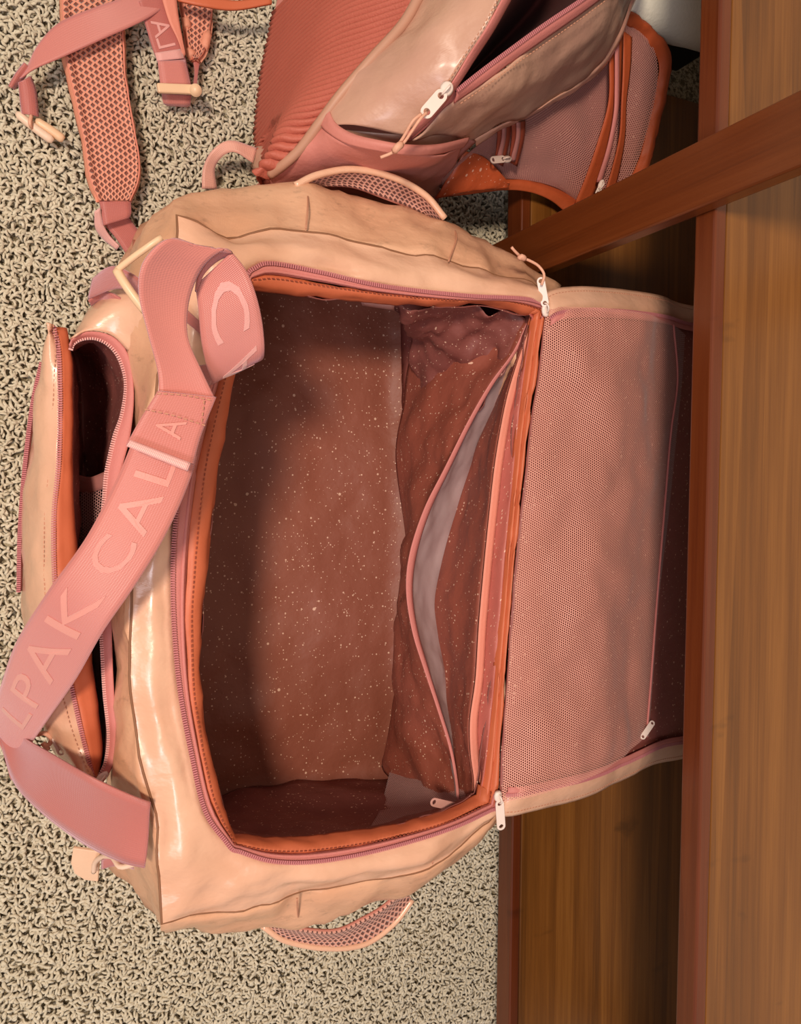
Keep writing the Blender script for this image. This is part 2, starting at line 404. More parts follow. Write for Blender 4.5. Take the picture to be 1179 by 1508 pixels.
# ---------------------------------------------------------------- wooden shelf rack
rack = thing('shelf_rack', (.5, 0, 0), 'reddish brown bamboo shelf rack with two tiers and upright front post', 'shelf rack')
RR = -.0095; PV = (.500, 0)              # slight turn of the rack
def rb(name, x0, x1, y0, y1, z0, z1, mat, **k): return box(name, x0, x1, y0, y1, z0, z1, mat, rack, rot=-RR * -1, piv=PV, **k)
LOE = .488
rb('lower_shelf', .532, .86, -.95, LOE, .082, .100, WOOD, bevel=.001)
rb('front_rail', .518, .5315, -.95, LOE, .070, .1005, WOODD)
rb('rear_rail', .8605, .874, -.95, LOE, .070, .1005, WOODD)
rb('rail_block', .500, .5175, .215, .264, .072, .0995, WOODD)
rb('upper_shelf', .511, .86, -.95, .95, .391, .409, WOOD, bevel=.001)
rb('front_rail', .4975, .5105, -.95, .95, .388, .4095, WOODD)
rb('rear_rail', .8605, .874, -.95, .95, .376, .4125, WOODD)
rb('post', .4815, .497, .213, .266, 0, 1.0, WOODP, bevel=.0015)
rb('post', .8745, .8905, .213, .266, 0, 1.0, WOODP)
for yy in (-.93, .93):
    rb('post', .4815, .497, yy - .026, yy + .026, 0, 1.0, WOODP); rb('post', .8745, .8905, yy - .026, yy + .026, 0, 1.0, WOODP)

# ---------------------------------------------------------------- duffel bag
bag = thing('duffel_bag', (.25, -.07, 0), 'large open peach coated duffel bag with dark speckled lining, unzipped lid folded back', 'bag')
N = 44
def loop(t, r, b, l, n=N):
    return np.vstack([C(t, n + 1)[:-1], C(r, n + 1)[:-1], C(b, n + 1)[:-1], C(l, n + 1)[:-1]])
def Z(L, z): return [(*p, z) if len(p) == 2 else p for p in L]
rimO = loop(Z([(365, 402), (395, 389), (470, 402), (560, 422), (680, 436), (770, 441), (806, 452, .258)], .268),
            Z([(806, 452), (798, 480), (789, 560), (774, 655), (764, 760), (754, 860), (745, 970), (738, 1080), (733, 1165), (728, 1188)], .258),
            Z([(728, 1188, .258), (660, 1219), (560, 1249), (470, 1266), (400, 1266), (340, 1248)], .268),
            Z([(340, 1248), (302, 1195), (281, 1110), (263, 1010), (254, 900), (255, 800), (266, 700), (285, 620), (312, 540), (340, 455), (365, 402)], .270))
rimI = loop(Z([(372, 425), (450, 434), (540, 442), (640, 449), (720, 447), (785, 462)], .258),
            Z([(785, 462), (777, 510), (765, 600), (757, 680), (745, 800), (735, 920), (724, 1040), (714, 1130), (706, 1174)], .252),
            Z([(706, 1174, .252), (640, 1203), (560, 1222), (470, 1234), (400, 1238), (346, 1232)], .256),
            Z([(346, 1232), (330, 1190), (308, 1100), (297, 1010), (298, 920), (305, 850), (313, 780), (322, 700), (338, 600), (352, 520), (372, 425)], .260))
seam = loop(Z([(262, 312, .262), (300, 322, .26), (340, 340, .256), (420, 337, .258), (500, 350, .257), (600, 375, .255), (690, 393, .252), (760, 414, .25), (812, 447, .245)], .25),
            Z([(812, 447, .245), ('w', .432, .12, .236), ('w', .425, -.08, .236), ('w', .408, -.25, .236), (731, 1196, .245)], .23),
            Z([(731, 1196, .245), (716, 1219), (637, 1267), (576, 1286), (437, 1323), (330, 1343), (238, 1357, .258)], .253),
            Z([(238, 1357, .258), (233, 1280), (228, 1200), (215, 1145), (196, 1060), (193, 940), (200, 820), (210, 720), (225, 620), (240, 520), (255, 410), (262, 312, .262)], .264))
top_mid = (rimO * .5 + seam * .5) + np.array([0, 0, .004])
G = rows_loft([rimO - [0, 0, .003], rimO * .85 + seam * .15 + [0, 0, .002], top_mid + [0, 0, .002], rimO * .12 + seam * .88 + [0, 0, .001], seam], 6)
G0 = G.copy(); G = wrinkle(G, .009, 15, 3, (1, 1.6, 1))
wt = np.clip(np.arange(len(G)) / 7., 0, 1)[:, None, None]; G = G0 + (G - G0) * wt
G[:, N + 1:2 * N - 1, 2] -= .007 * np.clip(np.arange(len(G)) / 4., 0, 1)[:, None]
# crease at the seam where the end roll meets the top
grid('top_panel', G, CREAM, bag, closed=True, thick=.0014)
seam_in = G[-1]
bul = loop(Z([(250, 303), (285, 279), (340, 276), (430, 271), (520, 289), (600, 306), (680, 340), (745, 377), (818, 419)], .205),
           [(818, 419, .205), ('w', .445, .12, .15), ('w', .437, -.08, .15), ('w', .42, -.25, .15), (733, 1203, .205)],
           Z([(733, 1203), (700, 1232), (640, 1277), (600, 1302), (500, 1346), (420, 1363), (240, 1367)], .205),
           [(240, 1367, .205), (200, 1300, .16), (172, 1220, .17), (168, 1152, .205), (172, 1080, .205), (168, 1020, .205), (164, 940, .205), (164, 870, .205), (168, 800, .205), (174, 730, .205), (188, 670, .205), (197, 620, .205), (200, 580, .205), (196, 540, .205), (186, 500, .205), (176, 450, .2), (205, 352, .2), (250, 303, .205)])
def Wl(L): return [('w',) + tuple(p) for p in L]
P0 = P(150, 440, .02); P1 = P(138, 1240, .02)
low = loop([('w', *P0), ('w', .12, .262, .05), ('w', .25, .262, .05), ('w', .36, .24, .05), ('w', .425, .195, .05)],
           Wl([(.425, .195, .05), (.43, .05, .05), (.43, -.15, .05), (.42, -.375, .05)]),
           [('w', .42, -.375, .05), ('w', .30, -.395, .05), ('w', .18, -.395, .05), ('w', *P1)],
           [('w', *P1), (168, 1120, .05), (170, 900, .05), (172, 700, .05), (172, 540, .05), ('w', *P0)])
base = low * np.array([.985, .985, 0]) + np.array([.004, 0, .011])
G2 = rows_loft([seam_in, bul * .35 + seam_in * .65 + (bul - seam_in) * .12 + [0, 0, .006], bul, bul * .5 + low * .5, low, base], 6)
G2 = wrinkle(G2, .0075, 14, 9, (1.5, 1, 1)); G2[0] = G[-1]
side = grid('side_wall', G2, SCUFF, bag, closed=True, thick=.0014)
tube('seam_piping', seam_in + [0, 0, .0005], .0011, m_plain('brown_seam', srgb(140, 94, 66), .6), bag, 6, closed=True)
# bottom sheet
grid('base_panel', rows_loft([base, base.mean(0)[None] * .999 + base * .001], 3), SCUFF, bag, closed=True)
# zipper tape, teeth and orange facing round the opening
t1 = rimO * .62 + rimI * .38 + [0, 0, .001]
NO = [i for i in range(4 * N) if not (N + 1 < i < 2 * N - 1)]      # every side but the hinge
order = list(range(2 * N - 1, 4 * N)) + list(range(0, N + 2))
tp = rows_loft([rimO + [0, 0, .0005], rimO * .8 + rimI * .2 + [0, 0, .0025], t1], 3)
grid('zipper_tape', tp[:, order], ZIPTAPE, bag, thick=.001)
teeth('zipper_teeth', (rimO + [0, 0, .002])[order], TEETH, bag)
tube('zipper_cord', (rimO * .72 + rimI * .28 + [0, 0, .0025])[order], .0016, ZIPTAPE, bag, 6)
fc = rows_loft([t1 - [0, 0, .0015], rimO * .4 + rimI * .6 + [0, 0, .003], rimO * .12 + rimI * .88 + [0, 0, .0015], rimI - [0, 0, .006]], 4)
fc = wrinkle(fc, .0022, 45, 5)
grid('rim_facing', fc[:, order], ORANGE, bag, thick=.0012)
stitches((rimO * .42 + rimI * .58 + [0, 0, .0045])[order], m_plain('dark_thread', srgb(150, 66, 44), .7), bag, r=.0004)
hs = list(range(N - 1, 2 * N + 1))
hg = rows_loft([rimO - [0, 0, .001], rimO * .75 + rimI * .25 + [0, 0, .003], rimO * .5 + rimI * .5, rimO * .28 + rimI * .72 + [0, 0, .003], rimI - [0, 0, .003]], 4)
grid('hinge_binding', wrinkle(hg[:, hs], .002, 40, 2), ORANGE, bag, thick=.0012)

# interior lining
wm = loop(Z([(345, 380), (540, 400), (700, 420), (745, 470)], .15),
          Z([(745, 470, .18), (720, 620, .17), (700, 800, .16), (690, 950, .16), (690, 1100, .18), (700, 1165, .2)], .17),
          Z([(700, 1165, .2), (620, 1195, .17), (500, 1218), (420, 1222), (320, 1218)], .18),
          [('w', *(P(320, 1218, .18))), ('w', .105, -.20, .16), ('w', .10, -.05, .16), ('w', .11, .08, .16), ('w', *(P(345, 380, .15)))])
wl = loop(Wl([(.12, .235, .03), (.25, .235, .03), (.34, .225, .035), (.395, .19, .04)]),
          [('w', .395, .19, .04), ('w', .405, .08, .03), ('w', .405, -.08, .03), ('w', .40, -.2, .03), (585, 1150, .03)],
          Z([(585, 1148), (500, 1148), (420, 1150), (350, 1160), (300, 1180)], .03),
          [('w', *P(300, 1180, .03)), ('w', .11, -.2, .03), ('w', .105, 0, .03), ('w', .12, .235, .03)])
flr = wl * np.array([.97, .97, 0]) + np.array([.007, -.001, .018])
LG = rows_loft([rimI - [0, 0, .004], rimI * .6 + wm * .4, wm, wm * .5 + wl * .5, wl], 6)
LG = wrinkle(LG, .009, 12, 4)
grid('wall_lining', LG, LINWALL, bag, closed=True, thick=.0008)
cen = flr.mean(0)
fr = [flr * (1 - k) + cen * k for k in (0, .08, .3, .6, .9, .995)]
fr[0] = LG[-1]
FG = rows_loft(fr, 5); 
for i in range(len(FG)):
    for j in range(FG.shape[1]):
        p = FG[i, j]; FG[i, j, 2] += .006 * mnoise.fractal(Vector((p[0] * 11, p[1] * 11, 3)), 1, 2, 3) * min(1, i / 6)
# floor as a plain planar grid so the speckle stays even
def floor_panel():
    nx, ny = 60, 90; xs = np.linspace(.095, .408, nx); ys = np.linspace(-.372, .238, ny); A = np.zeros((ny, nx, 3))
    for i, y in enumerate(ys):
        for j, x in enumerate(xs):
            e = min(1, min(x - .095, .408 - x, y + .372, .238 - y) / .03)
            A[i, j] = (x, y, .024 + .013 * (1 - e) ** 2 + .007 * mnoise.fractal(Vector((x * 9, y * 9, 3)), 1, 2, 3) + .004 * mnoise.ridged_multi_fractal(Vector((x * 7 + 2, y * 4, 8)), 1, 2, 2, 1, 2) * .5)
    return A
grid('floor_lining', floor_panel(), LINING, bag, thick=.0008)

# crumpled lining in the far corner
cg = rows_loft([C([(585, 452, .235), (640, 452, .24), (700, 452, .24), (775, 470, .24)], 50),
                C([(600, 500, .13), (655, 490, .19), (715, 500, .20), (765, 500, .23)], 50),
                C([(610, 560, .07), (650, 560, .13), (690, 550, .15), (740, 545, .22)], 50),
                C([(618, 640, .035), (645, 640, .08), (668, 640, .11), (700, 620, .19)], 50)], 10)
cg = wrinkle(cg, .012, 24, 21, (1.4, .8, 1))
grid('corner_lining', cg, LINWALL, bag, thick=.0008)

# slip pocket on the hinge wall: lip, pale backing, front panel
lip = C([(776, 476, .24), (755, 520, .23), (722, 565, .215), (690, 620, .20), (655, 690, .185), (625, 750, .175), (604, 815, .17), (599, 870, .17), (608, 930, .175), (625, 985, .18), (645, 1045, .19), (662, 1100, .20), (671, 1150, .21), (674, 1185, .215)], 90)
pfl = C([('w', .40, .185, .10), ('w', .395, .13, .06), ('w', .392, .08, .05), ('w', .385, .02, .045), (598, 800, .04), (594, 880, .035), (590, 960, .035), (580, 1030, .035), (568, 1100, .035), (562, 1130, .045), (580, 1150, .07), (610, 1165, .11), (640, 1180, .15), (660, 1190, .19)], 90)
bel = lip * .45 + pfl * .55 - np.array([.008, 0, 0])
PG = wrinkle(rows_loft([lip, lip * .8 + pfl * .2, bel, pfl], 10), .007, 20, 31, (1, 1, 1), True)
grid('slip_pocket', PG, LINRED, bag, thick=.0008)
bk = C([(780, 482, .225), (765, 525, .20), (735, 590, .185), (712, 640, .165), (690, 700, .15), (668, 770, .14), (655, 820, .135), (642, 880, .135), (646, 930, .14), (655, 985, .15), (662, 1045, .165), (670, 1100, .18), (675, 1150, .195), (677, 1185, .205)], 90)
BG = wrinkle(rows_loft([lip - [0, 0, .001], lip * .5 + bk * .5 - [0, 0, .004], bk], 10), .004, 26, 5, (1, 1, 1), True)
bo = grid('pocket_backing', BG, BACKING, bag, thick=.0006)
ed = rows_loft([lip + [-.0015, 0, .001], lip * .93 + bk * .07 + [0, 0, .003], lip * .85 + bk * .15 + [0, 0, .001]], 3)
grid('pocket_hem', ed, ZIPTAPE, bag, thick=.001)
# back wall of that pocket and the pale tape strip along the hinge
tpL = C([(778, 484, .245), (757, 545, .242), (742, 600, .24), (728, 680, .238), (719, 760, .236), (711, 840, .235), (704, 920, .235), (699, 1000, .235), (691, 1060, .235), (692, 1110, .235), (697, 1150, .235), (695, 1180, .235)], 90)
wbk = rows_loft([bk - [.002, 0, .003], bk * .5 + tpL * .5 - [0, 0, .002], tpL - [0, 0, .001]], 8)
grid('pocket_back_panel', wrinkle(wbk, .005, 22, 14, (1, 1, 1), True), LINRED, bag, thick=.0008)
tpR = tpL + [.0085, 0, .0012]
grid('tape_strip', rows_loft([tpL + [0, 0, .001], tpR], 3), BIND, bag, thick=.001)
hin = np.array([cr(rimI[hs], 90)])[0]
grid('hinge_strip', wrinkle(rows_loft([tpR - [0, 0, .001], hin], 6), .0025, 30, 6, (1, 1, 1), True), m_lining('speckled_mauve_lining', srgb(190, 104, 90), srgb(178, 92, 84)), bag, thick=.0008)
# mesh pocket at the near end
em = rows_loft([C([(575, 1132, .06), (600, 1140, .10), (640, 1143, .15), (690, 1146, .21)], 30), C([(560, 1190, .14), (600, 1190, .17), (645, 1185, .2), (700, 1178, .235)], 30), C([(545, 1218, .2), (600, 1210, .22), (660, 1194, .235), (704, 1176, .24)], 30)], 8)
grid('mesh_pocket', em, NETD, bag, thick=.0006)
tube('pocket_hem', C([(425, 1228, .17), (450, 1221, .17), (490, 1217, .17), (525, 1222, .17)], 20), .0018, ZIPTAPE, bag, 6)
ribbon('care_label', [(530, 440, .235), (580, 443, .235)], [(533, 449, .225), (580, 456, .225)], m_plain('pale_label', srgb(206, 150, 140), .6), bag, n=8, m=2)

# zipper pulls --------------------------------------------------------
def extr(name, outline, holes, M, thick, mat, parent, label=None):
    """flat plate with holes: outline in local xy (m); M 4x4"""
    bm = bmesh.new()
    def ring(ps): return [bm.verts.new((x, y, 0)) for x, y in ps]
    es = []
    for ps in [outline] + holes:
        vs = ring(ps); es += [bm.edges.new((vs[i], vs[(i + 1) % len(vs)])) for i in range(len(vs))]
    bmesh.ops.triangle_fill(bm, edges=es, use_beauty=True)
    bmesh.ops.transform(bm, matrix=M, verts=bm.verts)
    me = bpy.data.meshes.new(name); bm.to_mesh(me); bm.free()
    o = link(name, me, mat, parent, label); m = o.modifiers.new('s', 'SOLIDIFY'); m.thickness = thick; m.offset = 0
    b = o.modifiers.new('b', 'BEVEL'); b.width = thick * .25; b.segments = 2; b.limit_method = 'ANGLE'; return o
def circ(x, y, r, n=14): return [(x + r * math.cos(2 * math.pi * i / n), y + r * math.sin(2 * math.pi * i / n)) for i in range(n)]
def stad(L, w, n=8, w2=None):
    w2 = w2 or w; o = []
    for i in range(n + 1): a = math.pi / 2 + math.pi * i / n; o.append((w / 2 + w / 2 * math.cos(a), w / 2 * math.sin(a)))
    for i in range(n + 1): a = -math.pi / 2 + math.pi * i / n; o.append((L - w2 / 2 + w2 / 2 * math.cos(a), w2 / 2 * math.sin(a)))
    return o
def frame(a, b, up=(0, 0, 1)):
    a, b = np.array(a), np.array(b); x = b - a; L = np.linalg.norm(x); x = x / L; y = np.cross(up, x); y /= np.linalg.norm(y); z = np.cross(x, y)
    return Matrix([[x[0], y[0], z[0], a[0]], [x[1], y[1], z[1], a[1]], [x[2], y[2], z[2], a[2]], [0, 0, 0, 1]]), L
def pull(a, b, w, parent, up=(0, 0, 1), slider=True, cord=None, mat=None):
    mat = mat or PULL
    A, B = W(a), W(b); M, L = frame(A, B, up)
    root = extr('zipper_pull', stad(L, w, w2=w * 1.0), [circ(w * .5, 0, w * .24), circ(L - w * .5, 0, w * .26)], M, .0016, mat, parent)
    if slider:
        pth = [A + (A - B) / L * .0085, A + (A - B) / L * .0065, A + (A - B) / L * .002, A + (B - A) / L * .0015]
        tube('slider', cr([p - np.array([0, 0, .0018]) for p in pth], 8), np.array([.0022, .0036, .0042, .0044, .0044, .0042, .0036, .0026]) * w / .0085, mat, root, 8, r2=.0022)
        m = A + (A - B) / L * .002
        th = np.linspace(0, math.pi, 9); x = (B - A) / L
        tube('bail', [m + x * (.0045 * math.cos(t) + .001) + np.array([0, 0, .0055 * math.sin(t) - .001]) for t in th], .0009, mat, root, 6)
    if cord: tube('cord', C(cord, 26), .0013, CORD, root, 7)
    return root
pull((803, 452, .268), (795, 408, .272), .0075, bag, up=(-.5, -.3, .8), cord=[(797, 420, .276), (801, 405, .278), (793, 392, .276), (780, 384, .275), (768, 379, .274), (758, 370, .276), (753, 364, .277)])
tube('cord_knot', C([(764, 380, .276), (768, 378, .279), (772, 381, .277)], 6), .0026, CORD, bag, 8)
pull((735, 1178, .268), (738, 1222, .262), .0085, bag, up=(-.2, 0, 1))
pull((676, 1190, .235), (634, 1180, .24), .0085, bag, mat=m_plain('dull_rose_metal', srgb(214, 158, 146), .35))

# lid folded back over the lower shelf ----------------------------------
def lidrow(x0, top, bot, z0, zs=None, n=70, bow=0):
    ys = np.linspace(0, 1, 8); L = []
    for s in ys: L.append((x0[0] * (1 - s) + x0[1] * s + bow * math.sin(math.pi * s), top * (1 - s) + bot * s, z0))
    return C(L, n)
LR = [cr(rimO[hs] + [0, 0, .002], 70), lidrow((826, 768), 438, 1186, .264), lidrow((880, 830), 436, 1172, .258), lidrow((945, 905), 443, 1145, .243), lidrow((1000, 970), 456, 1115, .215),
      lidrow((1048, 1028), 474, 1092, .185), C(Wl([(.715, .15, .150), (.715, -.07, .145), (.71, -.27, .145)]), 70), C(Wl([(.745, .14, .120), (.745, -.07, .112), (.74, -.265, .114)]), 70)]
LGd = rows_loft(LR, 6); LGd = wrinkle(LGd, .004, 14, 44)
grid('lid_lining', LGd, LIDLIN, bag, thick=.0014)
def edge_strip(rows, i0, d, name, mat, w0, w1, z0, z1, parent=bag, thick=.0012, mm=5, jr=None):
    """strip along one end of the lid: offsets w0..w1 outward (m)"""
    e = rows[:, i0]; inn = rows[:, i0 + d * 4]; o = e - inn; o[:, 2] *= .3; o /= np.linalg.norm(o, axis=1, keepdims=True)
    if jr: e, o = e[jr:], o[jr:]
    A = e + o * w0; B = e + o * w1; A[:, 2] += z0; B[:, 2] += z1
    mid = (A + B) / 2; mid[:, 2] += .002
    Gs = rows_loft([cr(A, 60), cr(mid, 60), cr(B, 60)], mm); grid(name, Gs, mat, parent, thick=thick); return Gs
for i0, d in ((0, 1), (69, -1)):
    g = edge_strip(LGd, i0, d, 'lid_rim', CREAM, -.015, .010, .0035, -.005, jr=1)
    stitches(g[-3], THREAD, bag)
    g = edge_strip(LGd, i0, d, 'lid_zipper_tape', ZIPTAPE, -.022, -.014, .0065, .0045, jr=1)
    teeth('zipper_teeth', g[len(g) - 2] + [0, 0, .001], TEETH, bag)
# net pocket over the lid
LN = LGd.copy(); nrm = normals(LGd); nrm *= np.sign(nrm[..., 2:3])
ext = 27
NG = LN[:ext] + nrm[:ext] * .0055
NG = wrinkle(NG[:, 1:-1], .003, 11, 77)
jj = NG.shape[1]
# trim so the net's far edge bows as in the photograph
far = C([(990, 478, .232), (996, 560, .228), (986, 640, .233), (976, 760, .236), (966, 880, .238), (957, 1000, .240), (950, 1085, .242)], jj)
near = NG[0]
NG2 = []
for k in range(46):
    s = k / 45; row = near * (1 - s) + far * s
    zz = .274 + (.268 - .274) * s; row = row.copy(); 
    row[:, 2] = near[:, 2] * (1 - s) + far[:, 2] * s + .028 * math.sin(math.pi * s) * (1 - .2 * s)
    NG2.append(row)
NG2 = wrinkle(np.array(NG2), .008, 13, 77, (1, 1, 1), True)
grid('net_pocket', NG2, NET, bag, thick=0)
tube('net_hem', far + [0, 0, .0015], .0012, ZIPTAPE, bag, 6)
film = C([(1008, 492, .215), (1004, 560, .215), (996, 640, .22), (984, 760, .226), (970, 880, .232), (961, 1000, .235), (955, 1085, .238)], jj)
grid('net_border', rows_loft([far + [0, 0, .001], film], 4), NETF, bag, thick=0)
pull((962, 1062, .246), (944, 1088, .248), .006, bag, up=(-.6, 0, .8), slider=False)

# front pocket -----------------------------------------------------------
T_ = Z([(79, 482), (86, 520), (88, 600), (86, 680), (79, 760), (80, 850), (88, 920), (103, 1000), (118, 1070), (137, 1144)], .205)
O_ = Z([(98, 484), (106, 540), (106, 640), (107, 740), (113, 820), (123, 890), (133, 960), (142, 1030), (149, 1090), (145, 1143)], .197)
TI = Z([(104, 515), (108, 506), (122, 499), (142, 499), (161, 509), (175, 527), (184, 554), (185, 578), (179, 613), (169, 641), (161, 674), (156, 700), (153, 739), (148, 800), (146, 880), (150, 950), (154, 1020), (160, 1080), (156, 1120), (147, 1141)], .205)
TO = Z([(102, 508), (107, 498), (125, 489), (148, 489), (170, 498), (187, 518), (195, 552), (197, 590), (192, 640), (182, 680), (174, 710), (170, 740), (168, 800), (165, 880), (165, 950), (168, 1020), (172, 1080), (167, 1125), (152, 1152)], .212)
n = 90
T, O, TIc, TOc = C(T_, n), C(O_, n), C(TI, n), C(TO, n)
grid('pocket_zipper_tape', rows_loft([TIc, TIc * .5 + TOc * .5 + [0, 0, .002], TOc], 3), ZIPTAPE, bag)
teeth('zipper_teeth', TIc + [0, 0, .0012], LETTERP, bag)
tr = C([(85, 512, .13), (110, 520, .09), (120, 600, .07), (122, 700, .07), (122, 800, .07), (126, 900, .08), (134, 1000, .1), (143, 1080, .14), (145, 1138, .18)], n)
tr2 = C([(104, 515, .16), (140, 505, .16), (160, 560, .12), (160, 640, .12), (148, 740, .12), (142, 850, .12), (145, 950, .12), (152, 1050, .14), (150, 1110, .17), (147, 1138, .19)], n)
grid('pocket_lining', wrinkle(rows_loft([TIc - [0, 0, .001], tr2, tr, tr * .5 + O * .5, O - [0, 0, .002]], 7), .004, 25, 3, (1, 1, 1), True), LINWALL, bag, thick=.0008)
grid('pocket_facing', wrinkle(rows_loft([T, T * .6 + O * .4 + [0, 0, .003], O, O - [0.004, 0, .035]], 5), .0012, 40, 3), ORANGE, bag)
teeth('zipper_teeth', T + [0, 0, .001], TEETH, bag)
S_ = [(75, 478, .20), (62, 535, .17), (51, 600, .15), (40, 690, .13), (33, 780, .11), (31, 870, .10), (38, 950, .10), (54, 1030, .12), (80, 1095, .15), (112, 1132, .18), (137, 1148, .20)]
S = C(S_, n)
Sg = C([(95, 500, .02), (75, 560, .012), (65, 640, .012), (60, 720, .012), (58, 800, .012), (60, 880, .012), (68, 960, .012), (84, 1030, .012), (105, 1090, .02), (125, 1130, .05), (138, 1160, .1)], n)
PF = rows_loft([T - [0, 0, .001], T * .5 + S * .5 + [-.003, 0, .012], S, S * .4 + Sg * .6 + [-.004, 0, 0], Sg], 8)
grid('pocket_front', wrinkle(PF, .0035, 22, 61, (1, 1, 1)), CREAM, bag, thick=.0014)
stitches(T * .72 + S * .28 + [0, 0, .0105], THREAD, bag)
s2 = C([(63, 535, .178), (49, 600, .158), (38, 690, .137), (31, 780, .118), (29, 870, .108)], 40)
tube('front_zipper', s2, .0022, m_plain('dusky_zip', srgb(150, 84, 80), .6), bag, 6)
teeth('zipper_teeth', s2 + [-.001, 0, .0022], TEETH, bag)
pt = rows_loft([C([(98, 506, .17), (107, 497, .212), (125, 488, .213), (148, 488, .213), (170, 497, .213), (190, 518, .213)], 30),
                C([(108, 497, .15), (118, 480, .19), (135, 468, .205), (160, 462, .215), (185, 470, .22), (205, 500, .225)], 30),
                C([(120, 478, .10), (130, 458, .15), (148, 440, .18), (178, 425, .21), (205, 440, .235), (222, 480, .24)], 30)], 6)
grid('front_wall', wrinkle(pt, .003, 30, 3, (1, 1, 1), True), CREAM, bag, thick=.0014)
# net sleeve within the pocket
nA = C([(107, 722, .12), (113, 800, .12), (123, 880, .13), (133, 960, .14), (142, 1040, .15), (147, 1110, .18)], 40)
nB = C([(155, 718, .165), (147, 800, .165), (145, 880, .165), (149, 960, .165), (154, 1030, .17), (155, 1110, .19)], 40)
grid('net_sleeve', rows_loft([nA, nB], 6), NETD, bag, thick=0)
ribbon('sleeve_hem', [(106, 697, .135), (130, 703, .15), (157, 694, .18)], [(106, 721, .125), (130, 725, .14), (156, 719, .175)], m_plain('dusty_hem', srgb(178, 112, 102), .6), bag, n=14, m=3)
pull((146, 1148, .212), (128, 1160, .21), .006, bag)
# little pull and cord on the lower front
tube('cord_loop', C([(55, 1082, .16), (66, 1080, .165), (76, 1088, .165), (70, 1098, .165), (62, 1094, .165), (72, 1104, .165)], 24), .002, CORD, bag, 7)
pull((80, 1085, .168), (92, 1112, .172), .006, bag, slider=False)

# padded grab handles at both ends -----------------------------------
def handle(outer, inner, zo, lab=None):
    a, b = C(outer, 50), C(inner, 50); mid = a * .5 + b * .5 + [0, 0, -.004]
    g = rows_loft([a, mid, b], 6)
    o = grid('grab_handle', wrinkle(g, .001, 30, 2), AIRH, bag, thick=.004)
    tube('handle_binding', a + [0, 0, .001], .0032, CREAM, o, 8)
    tube('handle_binding', b + [0, 0, -.001], .0016, m_plain('rose_edge', srgb(190, 120, 104), .6), o, 6)
handle(Z([(434, 274), (468, 258), (520, 250), (578, 262), (625, 288), (654, 322)], .222), Z([(455, 276), (480, 272), (520, 274), (565, 290), (610, 308), (648, 326)], .205), 0)
handle(Z([(386, 1362), (420, 1384), (480, 1395), (536, 1389), (578, 1360), (606, 1324)], .19), Z([(405, 1360), (445, 1368), (495, 1370), (536, 1352), (566, 1334), (595, 1308)], .205), 0)
# stitched bands over the end rolls
for L in ([(452, 277, .21), (453, 300, .248), (450, 337, .262)], [(663, 331, .212), (672, 350, .24), (660, 385, .262)], [(440, 1360, .21), (438, 1342, .245), (437, 1323, .262)], [(607, 1298, .215), (630, 1283, .245), (638, 1266, .262)]):
    tube('band_seam', C(L, 16) + [0, 0, .0004], .0008, THREAD, bag, 6)

# shoulder strap ------------------------------------------------------
# piece hanging off the near corner
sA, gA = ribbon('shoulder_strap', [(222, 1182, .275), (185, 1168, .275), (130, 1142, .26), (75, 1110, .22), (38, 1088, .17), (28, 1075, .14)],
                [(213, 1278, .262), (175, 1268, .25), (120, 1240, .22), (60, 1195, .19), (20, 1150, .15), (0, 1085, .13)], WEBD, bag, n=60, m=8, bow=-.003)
# long lettered run across the front
Lb = [(-14, 1060, .12), (2, 1010, .19), (25, 945, .24), (70, 872, .29), (128, 790, .315), (172, 705, .325), (200, 640, .328), (222, 600, .328)]
Rb = [(30, 1118, .14), (72, 1058, .21), (112, 1000, .26), (152, 930, .30), (200, 860, .32), (245, 785, .33), (280, 705, .332), (303, 625, .332)]
sB, gB = ribbon('shoulder_strap', Rb, Lb, WEB, bag, n=100, m=10, bow=.002)
# fold between both pieces
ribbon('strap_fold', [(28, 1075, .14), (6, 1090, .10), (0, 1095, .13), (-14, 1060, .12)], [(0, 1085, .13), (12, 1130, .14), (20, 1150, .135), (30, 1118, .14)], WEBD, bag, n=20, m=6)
sgn = 1 if normals(gB)[5, 50, 2] > 0 else -1
for word, a, b in (('LPAK', .135, .645), ('CALP', .685, .99)):
    text_on(gB, word, a, b, .26, .80, LETTER, sB, .0012, sgn, spacing=1.15)
# doubled stitched slider part
sF, gF = ribbon('strap_fold', [(300, 690, .345), (284, 684, .345), (296, 640, .346), (318, 585, .344)][1:], [(186, 655, .345), (205, 620, .346), (232, 576, .344)], WEB, bag, n=30, m=10, thick=.003)
ribbon('strap_hem', [(276, 694, .352), (232, 676, .352), (186, 657, .352)], [(281, 682, .352), (234, 664, .352), (192, 648, .352)], m_web('pale_rose_edge', srgb(236, 168, 160), srgb(236, 168, 160)), bag, n=16, m=3, thick=.0026)
for L in ([(213, 603, .3475), (255, 612, .3485), (305, 628, .3475)], [(231, 580, .3455), (270, 582, .3465), (313, 590, .3465)], [(300, 590, .347), (296, 625, .3475)]):
    stitches(C(L, 20), THREAD, bag)
sgF = 1 if normals(gF)[5, 15, 2] > 0 else -1
text_on(gF, 'A', .28, .56, .30, .74, LETTER, sF, .0022, sgF)
